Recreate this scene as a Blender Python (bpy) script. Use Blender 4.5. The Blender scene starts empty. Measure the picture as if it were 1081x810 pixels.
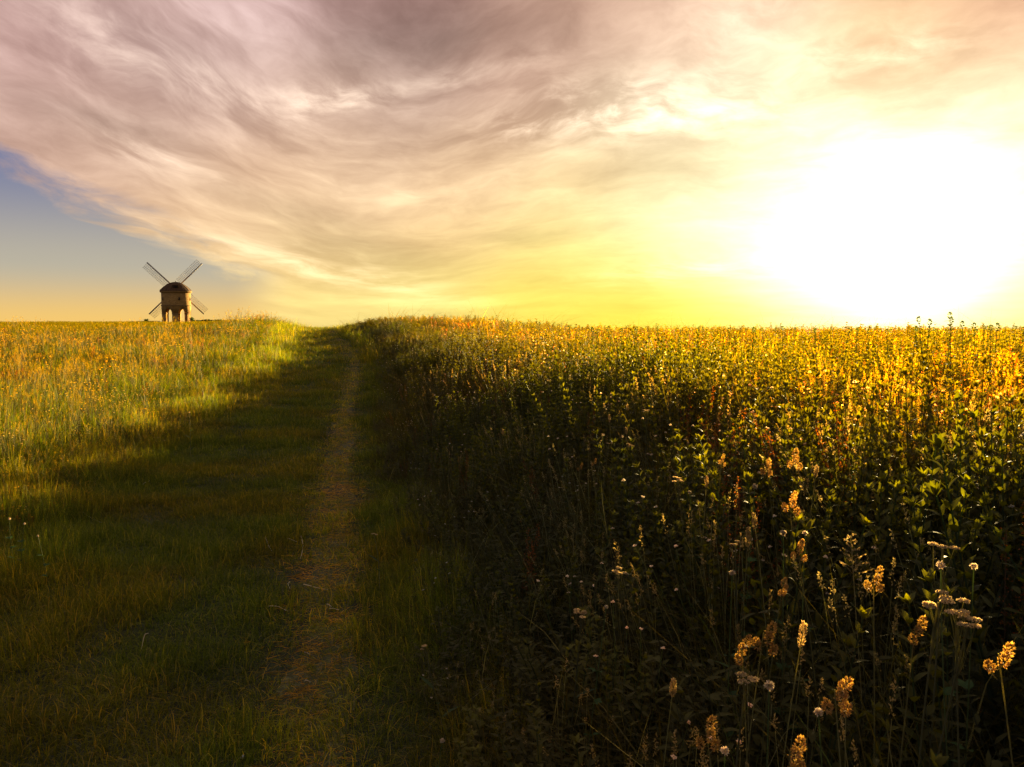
import bpy, math
import numpy as np
from mathutils import Vector
R = math.radians
C = bpy.context.scene.collection
SC = bpy.context.scene
rng = np.random.default_rng(7)
DEV = ''
EXPO = 2.7
EYE = 1.65
F = 848.0            # focal length in photo pixels
PITCH = math.atan(59.0 / F)
SUN_AZ, SUN_EL = 25.5, 6.3

# ------------------------------------------------------------------ view maths (used to find where things stand)
def ray(px, py):
    X = (px - 540.5) / F; Z = -(py - 405.0) / F
    c, s = math.cos(PITCH), math.sin(PITCH)
    return np.array([X, c + Z * s, -s + Z * c])
def sm(a, b, x):
    t = np.clip((x - a) / (b - a), 0, 1)
    return t * t * (3 - 2 * t)
def rise(x, y):
    yy = np.maximum(y, 1.0); q = x / yy
    t = np.clip((y - 3) / 52, 0, 1); S = t * t * (3 - 2 * t)
    fr = 1 - 0.74 * sm(-0.16, 0.12, q)
    m = sm(-0.25, -0.34, q)
    z = (1.52 - .30 * m * sm(-.30, -.42, q)) * S * fr
    z = z + m * 1.35 * sm(85, 200, y) + .42 * (1 - sm(5, 20, np.hypot(x + 85.5, y - 205))) - (1 - m) * 0.022 * np.maximum(y - 55, 0)
    z = z - 0.02 * np.maximum(y - 215, 0) * m
    z = z - 0.004 * np.maximum(-y, 0)
    return z
def solve(px, py, zfun=rise):
    d = ray(px, py); t = 0.5
    while t < 400:
        p = d * t
        if EYE + p[2] <= zfun(p[0], p[1]): return p[0], p[1]
        t *= 1.002
    return None
tr = [(322, 810), (330, 740), (347, 620), (354, 500), (367, 420), (373, 398), (374, 384), (368, 370), (361, 361), (353, 354)]
pts = [solve(*q) for q in tr]
tx = np.array([p[0] for p in pts]); ty = np.array([p[1] for p in pts])
sl = (tx[1] - tx[0]) / (ty[1] - ty[0])
ty = np.concatenate([[-10], ty, [60, 400]]); 
tx = np.concatenate([[tx[0] + sl * 0.3 * (-10 - ty[1])], tx, [tx[-1] - (60 - ty[-3]) * .23, tx[-1] - (400 - ty[-3]) * .3]])
def xc(y): return np.interp(y, ty, tx)
def uu(x, y): return x - xc(y)
def vnoise(x, y, s, seed=0):
    x = np.asarray(x, float) / s; y = np.asarray(y, float) / s
    xi = np.floor(x).astype(np.int64); yi = np.floor(y).astype(np.int64)
    fx = x - xi; fy = y - yi; fx = fx * fx * (3 - 2 * fx); fy = fy * fy * (3 - 2 * fy)
    def h(a, b):
        n = (a * 374761393 + b * 668265263 + seed * 974711) & 0x7fffffff
        n = ((n ^ (n >> 13)) * 1274126177) & 0x7fffffff
        return ((n ^ (n >> 16)) & 0xffff) / 65535.0
    return (h(xi, yi) * (1 - fx) + h(xi + 1, yi) * fx) * (1 - fy) + (h(xi, yi + 1) * (1 - fx) + h(xi + 1, yi + 1) * fx) * fy
def ground(x, y):
    u = uu(x, y)
    z = rise(x, y)
    z = z + 0.28 * sm(0.45, 3.5, u) + 0.12 * sm(-2.4, -4.0, u)
    z = z - 0.035 * np.exp(-(u / 0.2) ** 2) 
    near = 1 - sm(60, 120, y)
    z = z + near * (0.07 * (vnoise(x, y, 1.7, 3) - .5) + 0.03 * (vnoise(x, y, .45, 4) - .5))
    return z

# ------------------------------------------------------------------ object helpers
def tag(o, label=None, cat=None, group=None, kind=None):
    if label: o['label'] = label
    if cat: o['category'] = cat
    if group: o['group'] = group
    if kind: o['kind'] = kind
    return o
def empty(name, loc, rz=0):
    o = bpy.data.objects.new(name, None); C.objects.link(o); o.location = loc; o.rotation_euler = (0, 0, rz); o.empty_display_size = .1
    return o
def quadmesh(name, V, Q, col=None, smooth=False):
    V = np.asarray(V, np.float32); Q = np.asarray(Q, np.int32)
    me = bpy.data.meshes.new(name)
    me.vertices.add(len(V)); me.vertices.foreach_set('co', V.ravel())
    if len(Q):
        me.loops.add(Q.size); me.loops.foreach_set('vertex_index', Q.ravel())
        me.polygons.add(len(Q)); me.polygons.foreach_set('loop_start', np.arange(0, Q.size, 4, dtype=np.int32))
        me.polygons.foreach_set('loop_total', np.full(len(Q), 4, np.int32))
    me.update(calc_edges=True)
    if col is not None:
        a = me.attributes.new('Col', 'FLOAT_COLOR', 'POINT')
        c4 = np.ones((len(V), 4), np.float32); c4[:, :3] = col; a.data.foreach_set('color', c4.ravel())
    if smooth and len(Q): me.polygons.foreach_set('use_smooth', np.ones(len(Q), bool))
    return me
def meshobj(name, me, mat=None, parent=None):
    o = bpy.data.objects.new(name, me); C.objects.link(o)
    if mat and not me.materials: me.materials.append(mat)
    if parent: o.parent = parent
    return o
class G:
    """collects quads with a colour per vertex"""
    def __init__(s): s.V = []; s.Q = []; s.C = []; s.n = 0
    def add(s, V, Q, col):
        V = np.asarray(V, float); Q = np.asarray(Q, int)
        c = np.broadcast_to(np.asarray(col, float), V.shape)
        s.V.append(V); s.Q.append(Q + s.n); s.C.append(c); s.n += len(V); return s
    def arr(s): return np.concatenate(s.V), np.concatenate(s.Q), np.concatenate(s.C)
    def mesh(s, name, smooth=False): V, Q, c = s.arr(); return quadmesh(name, V, Q, c, smooth)
    def box(s, c, d, col=(1, 1, 1), rot=None):
        v = np.array([[i, j, k] for i in (-.5, .5) for j in (-.5, .5) for k in (-.5, .5)]) * d
        if rot is not None: v = v @ np.array(rot).T
        return s.add(v + np.array(c), [[0, 1, 3, 2], [4, 6, 7, 5], [0, 4, 5, 1], [2, 3, 7, 6], [0, 2, 6, 4], [1, 5, 7, 3]], col)
    def bar(s, a, b, w, d, col=(1, 1, 1), up=(0, 1, 0)):
        a = np.array(a, float); b = np.array(b, float); L = np.linalg.norm(b - a); z = (b - a) / L
        x = np.cross(np.array(up, float), z); x /= np.linalg.norm(x); y = np.cross(z, x)
        return s.box((a + b) / 2, (w, d, L), col, np.stack([x, y, z], 1))
    def revolve(s, prof, n=48, col=(1, 1, 1), c=(0, 0)):
        prof = np.array(prof, float); m = len(prof); a = np.arange(n) / n * 2 * np.pi
        V = np.stack([c[0] + prof[:, 0][:, None] * np.cos(a), c[1] + prof[:, 0][:, None] * np.sin(a), np.repeat(prof[:, 1][:, None], n, 1)], -1).reshape(-1, 3)
        Q = [[i * n + j, i * n + (j + 1) % n, (i + 1) * n + (j + 1) % n, (i + 1) * n + j] for i in range(m - 1) for j in range(n)]
        return s.add(V, Q, col)
    def tube(s, P, r, col, n=5):
        P = np.array(P, float); m = len(P); r = np.broadcast_to(np.asarray(r, float), (m,))
        T = np.gradient(P, axis=0); T /= np.linalg.norm(T, axis=1)[:, None] + 1e-9
        ref = np.array([0.3, 1, .1]); X = np.cross(T, ref); X /= np.linalg.norm(X, axis=1)[:, None] + 1e-9; Y = np.cross(T, X)
        a = np.arange(n) / n * 2 * np.pi
        V = P[:, None] + r[:, None, None] * (np.cos(a)[None, :, None] * X[:, None] + np.sin(a)[None, :, None] * Y[:, None])
        Q = [[i * n + j, i * n + (j + 1) % n, (i + 1) * n + (j + 1) % n, (i + 1) * n + j] for i in range(m - 1) for j in range(n)]
        cc = np.asarray(col, float)
        if cc.ndim == 2: cc = np.repeat(cc, n, 0)
        return s.add(V.reshape(-1, 3), Q, cc)

# ------------------------------------------------------------------ plant geometry
def L3(c): return np.array(c, float)
def blades(g, n, rad, h0, h1, w, bend, seg, c0, c1, r, base=(0, 0, 0), out=.6, cj=.25):
    th = r.uniform(0, 2 * np.pi, n); rr = rad * np.sqrt(r.uniform(0, 1, n))
    B = np.stack([rr * np.cos(th), rr * np.sin(th), np.zeros(n)], 1) + np.array(base)
    ph = th + r.normal(0, 1.6 * (1 - out) + .3, n)
    h = r.uniform(h0, h1, n); bd = bend * r.uniform(.2, 1.6, n)
    t = np.linspace(0, 1, seg + 1)[None, :]
    D = np.stack([np.cos(ph), np.sin(ph), 0 * ph], 1)
    tw = ph + np.pi / 2 + r.normal(0, .6, n); W = np.stack([np.cos(tw), np.sin(tw), 0 * tw], 1)
    off = (bd * h)[:, None] * t ** 2.2
    z = h[:, None] * (t - .45 * (bd[:, None]) * t ** 3)
    z = np.where(t > 0, np.maximum(z, .004), 0)
    P = B[:, None] + D[:, None] * off[..., None] + np.array([0, 0, 1.]) * z[..., None]
    ww = (w * r.uniform(.6, 1.3, n))[:, None] * (1 - t ** 1.7 * .94) / 2
    V = np.stack([P - W[:, None] * ww[..., None], P + W[:, None] * ww[..., None]], 2).reshape(-1, 3)
    m = (seg + 1) * 2
    q = np.array([[2 * i, 2 * i + 1, 2 * i + 3, 2 * i + 2] for i in range(seg)])
    Q = (np.arange(n)[:, None, None] * m + q[None]).reshape(-1, 4)
    c0 = L3(c0); c1 = L3(c1)
    cc = c0 + (c1 - c0) * (t.T[None] ** 1.3)
    cc = cc * (1 + r.uniform(-cj, cj, (n, 1, 1)))
    dry = (r.uniform(0, 1, n) < .08)[:, None, None]
    cc = np.where(dry, np.array([.25, .205, .07]), cc)
    g.add(V, Q, np.repeat(cc, 2, 1).reshape(-1, 3)); return g
def leaf(g, p, az, el, L, W, col, r, droop=.4, fold=.25, seg=4):
    t = np.linspace(0, 1, seg + 1)
    w = W / 2 * np.sin(np.pi * (t ** .75)) ; w[0] = W * .05; w[-1] = .0006
    e = el - droop * t; ds = L / seg
    dx = np.concatenate([[0], np.cumsum(np.cos(e[:-1]) * ds)]); dz = np.concatenate([[0], np.cumsum(np.sin(e[:-1]) * ds)])
    D = np.array([np.cos(az), np.sin(az), 0]); S = np.array([-np.sin(az), np.cos(az), 0])
    M = np.array(p) + dx[:, None] * D + dz[:, None] * np.array([0, 0, 1.])
    up = np.array([0, 0, 1.]) * fold
    A = M + w[:, None] * (S + up); B = M - w[:, None] * (S - up)
    V = np.concatenate([A, M, B]); m = seg + 1
    Q = [[i, i + 1, m + i + 1, m + i] for i in range(seg)] + [[m + i, m + i + 1, 2 * m + i + 1, 2 * m + i] for i in range(seg)]
    g.add(V, Q, L3(col) * (1 + r.uniform(-.25, .25)))
def flakes(g, P, D, l, w, col, r, cj=.25):
    """small pointed petals / spikelets at P along directions D (two crossed diamonds each)"""
    P = np.atleast_2d(P); n = len(P); D = D / (np.linalg.norm(D, axis=1)[:, None] + 1e-9)
    rv = r.normal(0, 1, (n, 3)); X = np.cross(D, rv); X /= np.linalg.norm(X, axis=1)[:, None] + 1e-9; Y = np.cross(D, X)
    l = np.broadcast_to(l, (n,))[:, None] * r.uniform(.7, 1.2, (n, 1)); w = np.broadcast_to(w, (n,))[:, None]
    c = L3(col) * (1 + r.uniform(-cj, cj, (n, 1)))
    for A in (X, Y):
        V = np.stack([P, P + D * l * .45 + A * w / 2, P + D * l, P + D * l * .45 - A * w / 2], 1).reshape(-1, 3)
        g.add(V, np.arange(4 * n).reshape(-1, 4), np.repeat(c, 4, 0))
def lump(g, c, ax, L, W, col, r, n=50, fl=.008):
    """ellipsoid shaped cluster of spikelets along axis ax"""
    ax = np.array(ax, float); ax /= np.linalg.norm(ax)
    v = r.normal(0, 1, (n, 3)); v /= np.linalg.norm(v, axis=1)[:, None]
    par = v @ ax; perp = v - par[:, None] * ax
    P = np.array(c) + ax * par[:, None] * L / 2 * .8 + perp * W / 2 * .7
    flakes(g, P, v + ax * .6, fl, fl * .5, col, r)
def curve_pts(p0, p1, sag, n=7, side=0.0):
    p0 = np.array(p0, float); p1 = np.array(p1, float); t = np.linspace(0, 1, n)[:, None]
    d = p1 - p0; s = np.array([-d[1], d[0], 0]); s = s / (np.linalg.norm(s) + 1e-6)
    return p0 + d * t + np.array([0, 0, 1.]) * sag * np.sin(np.pi * t) + s * side * np.sin(np.pi * t)

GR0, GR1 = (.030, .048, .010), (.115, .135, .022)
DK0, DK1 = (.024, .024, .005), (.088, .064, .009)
STRAW = (.34, .25, .11); CREAM = (.62, .50, .36); YEL = (.75, .52, .04); DOCK = (.26, .09, .03)
def P_lawn(r):
    g = G(); blades(g, 60, .13, .03, .11, .004, 1.0, 3, (.035, .050, .010), (.14, .155, .028), r); return g
def P_tall(r, h=.75, n=38, c0=GR0, c1=GR1):
    g = G(); blades(g, n, .12, h * .45, h, .0075, .45, 4, c0, c1, r); return g
def P_arch(r, h=1.05, n=34):
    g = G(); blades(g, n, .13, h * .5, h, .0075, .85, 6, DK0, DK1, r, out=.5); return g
def P_seed(r, h=.9, n=7):
    g = G(); blades(g, 16, .09, h * .3, h * .6, .006, .5, 4, GR0, GR1, r)
    for i in range(n):
        a = r.uniform(0, 6.28); d = r.uniform(.02, .16); hh = h * r.uniform(.75, 1.08); b = r.normal(0, .03, 2)
        p1 = np.array([np.cos(a) * d + b[0], np.sin(a) * d + b[1], hh])
        P = curve_pts((np.cos(a) * .03, np.sin(a) * .03, 0), p1, 0, 5, .02)
        g.tube(P, .0013, (.20, .18, .07), 3)
        ax = P[-1] - P[-2]; ax /= np.linalg.norm(ax)
        L = r.uniform(.05, .12); k = 26
        t = r.uniform(0, 1, k)[:, None]
        flakes(g, P[-1] + ax * t * L + r.normal(0, .004, (k, 3)) * (1.3 - t), ax + r.normal(0, .45, (k, 3)), .011, .004, (.30, .22, .09), r)
    return g
def P_weed(r, h=1.0, lw=.035, ll=.09, cl=(.058, .052, .008), stems=3):
    g = G()
    for s in range(stems):
        a = r.uniform(0, 6.28); d = r.uniform(.0, .09); hh = h * r.uniform(.7, 1.05)
        top = (np.cos(a) * d * 1.8 + r.normal(0, .03), np.sin(a) * d * 1.8 + r.normal(0, .03), hh)
        P = curve_pts((np.cos(a) * d * .3, np.sin(a) * d * .3, 0), top, 0, 8, .03)
        g.tube(P, np.linspace(.0045, .0018, 8), (.06, .075, .025), 4)
        k = int(hh / .055)
        for i in range(k):
            t = .12 + .88 * i / (k - 1); q = P[0] + (P[-1] - P[0]) * t
            idx = t * 7; i0 = min(int(idx), 6); q = P[i0] + (P[i0 + 1] - P[i0]) * (idx - i0)
            sc = (1.15 - .7 * t) if i < k - 1 else .5
            a2 = i * 2.4 + s
            for o in (0, np.pi):
                leaf(g, q, a2 + o + r.normal(0, .25), .55 + .5 * t + r.normal(0, .15), ll * sc, lw * sc, L3(cl) * (.8 + .7 * t), r, droop=.7)
        for j in range(5): leaf(g, P[-1], r.uniform(0, 6.28), 1.0 + r.normal(0, .25), ll * .45, lw * .4, L3(cl) * 1.7, r, droop=.2)
    return g
def P_bush(r, h=.7):
    g = G()
    for s in range(9):
        a = r.uniform(0, 6.28); d = r.uniform(.05, .22)
        top = (np.cos(a) * d, np.sin(a) * d, h * r.uniform(.6, 1.05)); P = curve_pts((0, 0, 0), top, 0, 6, .04)
        g.tube(P, np.linspace(.003, .0012, 6), (.07, .07, .03), 3)
        for i in range(12):
            t = r.uniform(.25, 1); idx = t * 5; i0 = min(int(idx), 4); q = P[i0] + (P[i0 + 1] - P[i0]) * (idx - i0)
            leaf(g, q, r.uniform(0, 6.28), r.uniform(-.1, .9), r.uniform(.03, .06), r.uniform(.012, .022), (.062, .054, .009), r, seg=3)
    return g
def P_flower(r, h=.7, col=YEL, k=9, s=.012):
    g = G(); blades(g, 14, .1, h * .25, h * .55, .006, .5, 3, GR0, GR1, r)
    for i in range(k):
        a = r.uniform(0, 6.28); d = r.uniform(.03, .2); hh = h * r.uniform(.7, 1.05); p1 = (np.cos(a) * d, np.sin(a) * d, hh)
        g.tube(curve_pts((0, 0, 0), p1, 0, 4, .02), .0012, (.12, .14, .04), 3)
        v = r.normal(0, 1, (12, 3)); v[:, 2] = abs(v[:, 2]); flakes(g, np.array(p1) + v * .001, v, s, s * .8, col, r)
    return g
def P_dock(r, h=.85):
    g = G(); blades(g, 10, .1, h * .3, h * .5, .008, .5, 3, GR0, GR1, r)
    for i in range(3):
        a = r.uniform(0, 6.28); d = r.uniform(.02, .12); hh = h * r.uniform(.8, 1.05)
        P = curve_pts((0, 0, 0), (np.cos(a) * d, np.sin(a) * d, hh), 0, 5, .02); g.tube(P, .0022, (.16, .09, .04), 3)
        k = 90; t = r.uniform(.45, 1, (k, 1)); q = P[0] + (P[-1] - P[0]) * t
        flakes(g, q + r.normal(0, .012, (k, 3)) * (1.5 - t), r.normal(0, 1, (k, 3)) + [0, 0, .8], .010, .008, DOCK, r)
    return g
def P_crop(r, h=.6, n=110, rad=.42):
    g = G(); blades(g, n, rad, h * .6, h, .010, .35, 3, (.03, .05, .008), (.115, .112, .012), r, out=.2)
    k = 60; a = r.uniform(0, 6.28, k); d = rad * np.sqrt(r.uniform(0, 1, k))
    P = np.stack([np.cos(a) * d, np.sin(a) * d, h * r.uniform(.85, 1.05, k)], 1)
    flakes(g, P, r.normal(0, .35, (k, 3)) + [0, 0, 1], .07, .012, (.14, .125, .02), r); return g
def P_litter(r):
    g = G(); n = 26
    for i in range(n):
        x, y = r.uniform(-.15, .15, 2); a = r.uniform(0, 6.28); L = r.uniform(.02, .09); z = r.uniform(.004, .018)
        P = curve_pts((x, y, z), (x + np.cos(a) * L, y + np.sin(a) * L, z + r.normal(0, .004)), .004, 4, r.normal(0, .006))
        c = L3((.24, .18, .08)) * r.uniform(.35, 1.1); g.tube(P, .0011, c, 3)
    return g

# ------------------------------------------------------------------ materials
def nodes(m):
    m.use_nodes = True; nt = m.node_tree; nt.nodes.clear(); return nt
def N(nt, t, **kw):
    n = nt.nodes.new(t)
    for k, v in kw.items():
        if k.startswith('i_'):
            key = k[2:]; key = int(key) if key.isdigit() else key.replace('_', ' ')
            n.inputs[key].default_value = v
        else: setattr(n, k, v)
    return n
def foliage(name, inst, trans=.46):
    m = bpy.data.materials.new(name); nt = nodes(m); ln = nt.links.new
    at = N(nt, 'ShaderNodeAttribute', attribute_name='Col')
    col = at.outputs['Color']
    if inst:
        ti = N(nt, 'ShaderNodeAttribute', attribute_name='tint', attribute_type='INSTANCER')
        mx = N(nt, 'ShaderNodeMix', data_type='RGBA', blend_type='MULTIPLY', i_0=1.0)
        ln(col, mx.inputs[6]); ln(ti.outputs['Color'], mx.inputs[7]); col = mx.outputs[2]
    oi = N(nt, 'ShaderNodeObjectInfo')
    mr = N(nt, 'ShaderNodeMapRange', i_3=.75, i_4=1.25); ln(oi.outputs['Random'], mr.inputs[0])
    hs = N(nt, 'ShaderNodeHueSaturation'); ln(mr.outputs[0], hs.inputs['Value']); ln(col, hs.inputs['Color']); col = hs.outputs[0]
    p = N(nt, 'ShaderNodeBsdfPrincipled', i_Roughness=.62); p.inputs['Specular IOR Level'].default_value = .18
    t = N(nt, 'ShaderNodeBsdfTranslucent')
    sat = N(nt, 'ShaderNodeHueSaturation', i_Saturation=1.2, i_Value=2.1); ln(col, sat.inputs['Color'])
    ln(col, p.inputs['Base Color']); ln(sat.outputs[0], t.inputs['Color'])
    ms = N(nt, 'ShaderNodeMixShader', i_0=trans); ln(p.outputs[0], ms.inputs[1]); ln(t.outputs[0], ms.inputs[2])
    out = N(nt, 'ShaderNodeOutputMaterial'); ln(ms.outputs[0], out.inputs[0]); return m
def surf(name, c1, c2, scale=3.0, rough=.85, bump=.4, c3=None, scale2=20, vor=False, spec=.3):
    m = bpy.data.materials.new(name); nt = nodes(m); ln = nt.links.new
    tc = N(nt, 'ShaderNodeTexCoord')
    n1 = N(nt, 'ShaderNodeTexNoise', i_Scale=scale, i_Detail=8.0, i_Roughness=.65); ln(tc.outputs['Object'], n1.inputs['Vector'])
    n2 = N(nt, 'ShaderNodeTexNoise', i_Scale=scale2, i_Detail=6.0, i_Roughness=.7); ln(tc.outputs['Object'], n2.inputs['Vector'])
    cr = N(nt, 'ShaderNodeMapRange', i_1=.35, i_2=.65); ln(n1.outputs[0], cr.inputs[0])
    mx = N(nt, 'ShaderNodeMix', data_type='RGBA'); ln(cr.outputs[0], mx.inputs[0]); mx.inputs[6].default_value = (*c1, 1); mx.inputs[7].default_value = (*c2, 1)
    col = mx.outputs[2]
    if c3:
        cr2 = N(nt, 'ShaderNodeMapRange', i_1=.5, i_2=.68); ln(n2.outputs[0], cr2.inputs[0])
        m2 = N(nt, 'ShaderNodeMix', data_type='RGBA'); ln(cr2.outputs[0], m2.inputs[0]); ln(col, m2.inputs[6]); m2.inputs[7].default_value = (*c3, 1); col = m2.outputs[2]
    p = N(nt, 'ShaderNodeBsdfPrincipled', i_Roughness=rough); p.inputs['Specular IOR Level'].default_value = spec
    ln(col, p.inputs['Base Color'])
    b = N(nt, 'ShaderNodeBump', i_Strength=bump, i_Distance=.03); ln(n2.outputs[0], b.inputs['Height']); ln(b.outputs[0], p.inputs['Normal'])
    out = N(nt, 'ShaderNodeOutputMaterial'); ln(p.outputs[0], out.inputs[0]); return m
def stone(name, c1, c2, mortar, bw=.5, bh=.24):
    """coursed stone on round walls: brick pattern laid on (angle, height)"""
    m = bpy.data.materials.new(name); nt = nodes(m); ln = nt.links.new
    tc = N(nt, 'ShaderNodeTexCoord'); sx = N(nt, 'ShaderNodeSeparateXYZ'); ln(tc.outputs['Object'], sx.inputs[0])
    at = N(nt, 'ShaderNodeMath', operation='ARCTAN2'); ln(sx.outputs[0], at.inputs[0]); ln(sx.outputs[1], at.inputs[1])
    mu = N(nt, 'ShaderNodeMath', operation='MULTIPLY', i_1=3.5); ln(at.outputs[0], mu.inputs[0])
    cb = N(nt, 'ShaderNodeCombineXYZ'); ln(mu.outputs[0], cb.inputs[0]); ln(sx.outputs[2], cb.inputs[1])
    br = N(nt, 'ShaderNodeTexBrick', i_Scale=1.0); ln(cb.outputs[0], br.inputs['Vector'])
    br.inputs['Color1'].default_value = (*c1, 1); br.inputs['Color2'].default_value = (*c2, 1); br.inputs['Mortar'].default_value = (*mortar, 1)
    br.inputs['Brick Width'].default_value = bw; br.inputs['Row Height'].default_value = bh; br.inputs['Mortar Size'].default_value = .012
    n = N(nt, 'ShaderNodeTexNoise', i_Scale=1.3, i_Detail=8.0); ln(tc.outputs['Object'], n.inputs['Vector'])
    mr = N(nt, 'ShaderNodeMapRange', i_3=.72, i_4=1.25); ln(n.outputs[0], mr.inputs[0])
    hs = N(nt, 'ShaderNodeHueSaturation'); ln(mr.outputs[0], hs.inputs['Value']); ln(br.outputs[0], hs.inputs['Color'])
    p = N(nt, 'ShaderNodeBsdfPrincipled', i_Roughness=.95); p.inputs['Specular IOR Level'].default_value = .1; ln(hs.outputs[0], p.inputs['Base Color'])
    b = N(nt, 'ShaderNodeBump', i_Strength=.5, i_Distance=.03); ln(br.outputs[1], b.inputs['Height']); b.invert = True; ln(b.outputs[0], p.inputs['Normal'])
    out = N(nt, 'ShaderNodeOutputMaterial'); ln(p.outputs[0], out.inputs[0]); return m

M_fi = foliage('foliage_scatter', True); M_f = foliage('foliage_single', False); M_head = foliage('seed_and_petal', False, .42)
M_soil = surf('field_soil_green', (.030, .034, .012), (.055, .052, .020), 1.2, .95, .6, (.02, .026, .008), 9)
M_path = surf('worn_path_straw', (.055, .052, .016), (.10, .092, .030), 3.5, .95, .8, (.24, .20, .08), 45)
M_stone = stone('limestone_courses', (.44, .25, .075), (.33, .18, .052), (.20, .11, .035))
M_trim = surf('limestone_trim', (.34, .20, .07), (.26, .15, .055), 2, .95, .3, spec=.1)
M_lead = surf('weathered_cap_lead', (.07, .033, .014), (.10, .048, .02), 1.5, .85, .2, spec=.15)
M_wood = surf('painted_sail_timber', (.42, .36, .27), (.50, .44, .34), 2, .7, .2)
M_dark = surf('dark_opening', (.02, .015, .01), (.03, .02, .015), 2, .8, .1)
M_peb = surf('pale_pebble', (.55, .50, .42), (.65, .60, .52), 30, .7, .3)

# ------------------------------------------------------------------ ground sheet and path
def axis(fine0, fine1, step, lo, hi, k=1.09):
    a = list(np.arange(fine0, fine1, step)); s = step; x = a[0]
    while x > lo: s *= k; x -= s; a.insert(0, x)
    s = step; x = a[-1]
    while x < hi: s *= k; x += s; a.append(x)
    return np.array(a)
gx = axis(-6, 6, .12, -420, 420); gy = axis(0, 16, .12, -420, 420)
X, Y = np.meshgrid(gx, gy); Z = ground(X, Y)
V = np.stack([X, Y, Z], -1).reshape(-1, 3); nx = len(gx)
I, J = np.meshgrid(np.arange(len(gy) - 1), np.arange(nx - 1), indexing='ij'); b = (I * nx + J).ravel()
go = meshobj('ground', quadmesh('ground', V, np.stack([b, b + 1, b + nx + 1, b + nx], 1), smooth=True), M_soil)
tag(go, 'grassy farmland rising gently to a low hill crest', 'ground', kind='structure')
py_ = np.concatenate([np.arange(.3, 16, .08), np.arange(16, 62, .4)]); uo = np.linspace(-.15, .15, 9)
U, YY = np.meshgrid(uo, py_)
edge = .45 + 1.0 * vnoise(YY * 1.0, U * 0 + np.sign(U) * 5, .45, 9)
XX = xc(YY) + U * edge; ZZ = ground(XX, YY) + .006
V = np.stack([XX, YY, ZZ], -1).reshape(-1, 3); n_ = len(uo)
I, J = np.meshgrid(np.arange(len(py_) - 1), np.arange(n_ - 1), indexing='ij'); b = (I * n_ + J).ravel()
po = meshobj('path', quadmesh('path', V, np.stack([b, b + 1, b + n_ + 1, b + n_], 1), smooth=True), M_path)
tag(po, 'narrow trodden footpath of flattened straw running over the crest', 'path', kind='structure')

# ------------------------------------------------------------------ scatter: one object whose mesh holds its own prototypes and points
def scatter(name, protos, P, rot, scl, pid, tint, label, cat):
    Vs, Qs, Cs, K = [], [], [], []; n = 0
    for k, g in enumerate(protos):
        v, q, c = g.arr(); Vs.append(v); Qs.append(q + n); Cs.append(c); K.append(np.full(len(v), k)); n += len(v)
    m = len(P); Vs.append(P); Cs.append(np.zeros((m, 3))); K.append(np.full(m, -1))
    V = np.concatenate(Vs); me = quadmesh(name, V, np.concatenate(Qs), np.concatenate(Cs)); me.materials.append(M_fi)
    def attr(nm, ty, field, arr):
        a = me.attributes.new(nm, ty, 'POINT'); a.data.foreach_set(field, np.ascontiguousarray(arr).ravel())
    attr('kind', 'INT', 'value', np.concatenate(K).astype(np.int32))
    z3 = np.zeros((n, 3), np.float32)
    attr('rot', 'FLOAT_VECTOR', 'vector', np.concatenate([z3, rot]).astype(np.float32))
    attr('scl', 'FLOAT_VECTOR', 'vector', np.concatenate([z3, scl]).astype(np.float32))
    attr('pid', 'INT', 'value', np.concatenate([np.zeros(n), pid]).astype(np.int32))
    attr('tint', 'FLOAT_VECTOR', 'vector', np.concatenate([z3, tint]).astype(np.float32))
    o = meshobj(name, me); tag(o, label, cat, kind='stuff')
    nt = bpy.data.node_groups.new(name + '_scatter', 'GeometryNodeTree')
    nt.interface.new_socket('Geometry', in_out='INPUT', socket_type='NodeSocketGeometry')
    nt.interface.new_socket('Geometry', in_out='OUTPUT', socket_type='NodeSocketGeometry')
    ln = nt.links.new; gi = nt.nodes.new('NodeGroupInput'); gout = nt.nodes.new('NodeGroupOutput')
    def na(nm, ty):
        a = nt.nodes.new('GeometryNodeInputNamedAttribute'); a.data_type = ty; a.inputs[0].default_value = nm; return a.outputs[0]
    cmp_ = nt.nodes.new('FunctionNodeCompare'); cmp_.data_type = 'INT'; cmp_.operation = 'GREATER_EQUAL'; 
    ln(na('kind', 'INT'), cmp_.inputs[2]); cmp_.inputs[3].default_value = 0
    sep = nt.nodes.new('GeometryNodeSeparateGeometry'); sep.domain = 'POINT'; ln(gi.outputs[0], sep.inputs[0]); ln(cmp_.outputs[0], sep.inputs[1])
    sp = nt.nodes.new('GeometryNodeSplitToInstances'); sp.domain = 'POINT'; ln(sep.outputs[0], sp.inputs[0]); ln(na('kind', 'INT'), sp.inputs['Group ID'])
    ip = nt.nodes.new('GeometryNodeInstanceOnPoints'); ln(sep.outputs[1], ip.inputs['Points']); ln(sp.outputs[0], ip.inputs['Instance'])
    ip.inputs['Pick Instance'].default_value = True; ln(na('pid', 'INT'), ip.inputs['Instance Index'])
    er = nt.nodes.new('FunctionNodeEulerToRotation'); ln(na('rot', 'FLOAT_VECTOR'), er.inputs[0]); ln(er.outputs[0], ip.inputs['Rotation'])
    ln(na('scl', 'FLOAT_VECTOR'), ip.inputs['Scale']); ln(ip.outputs[0], gout.inputs[0])
    md = o.modifiers.new('scatter', 'NODES'); md.node_group = nt
    return o
def canopy(x, y):
    u = uu(x, y); return (.16 + .36 * sm(.4, 1.25, u) + .34 * sm(.9, 3.0, u)) * (1 + .20 * sm(.8, 1.6, u) * (1 - sm(2.5, 6.0, y)))
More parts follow.
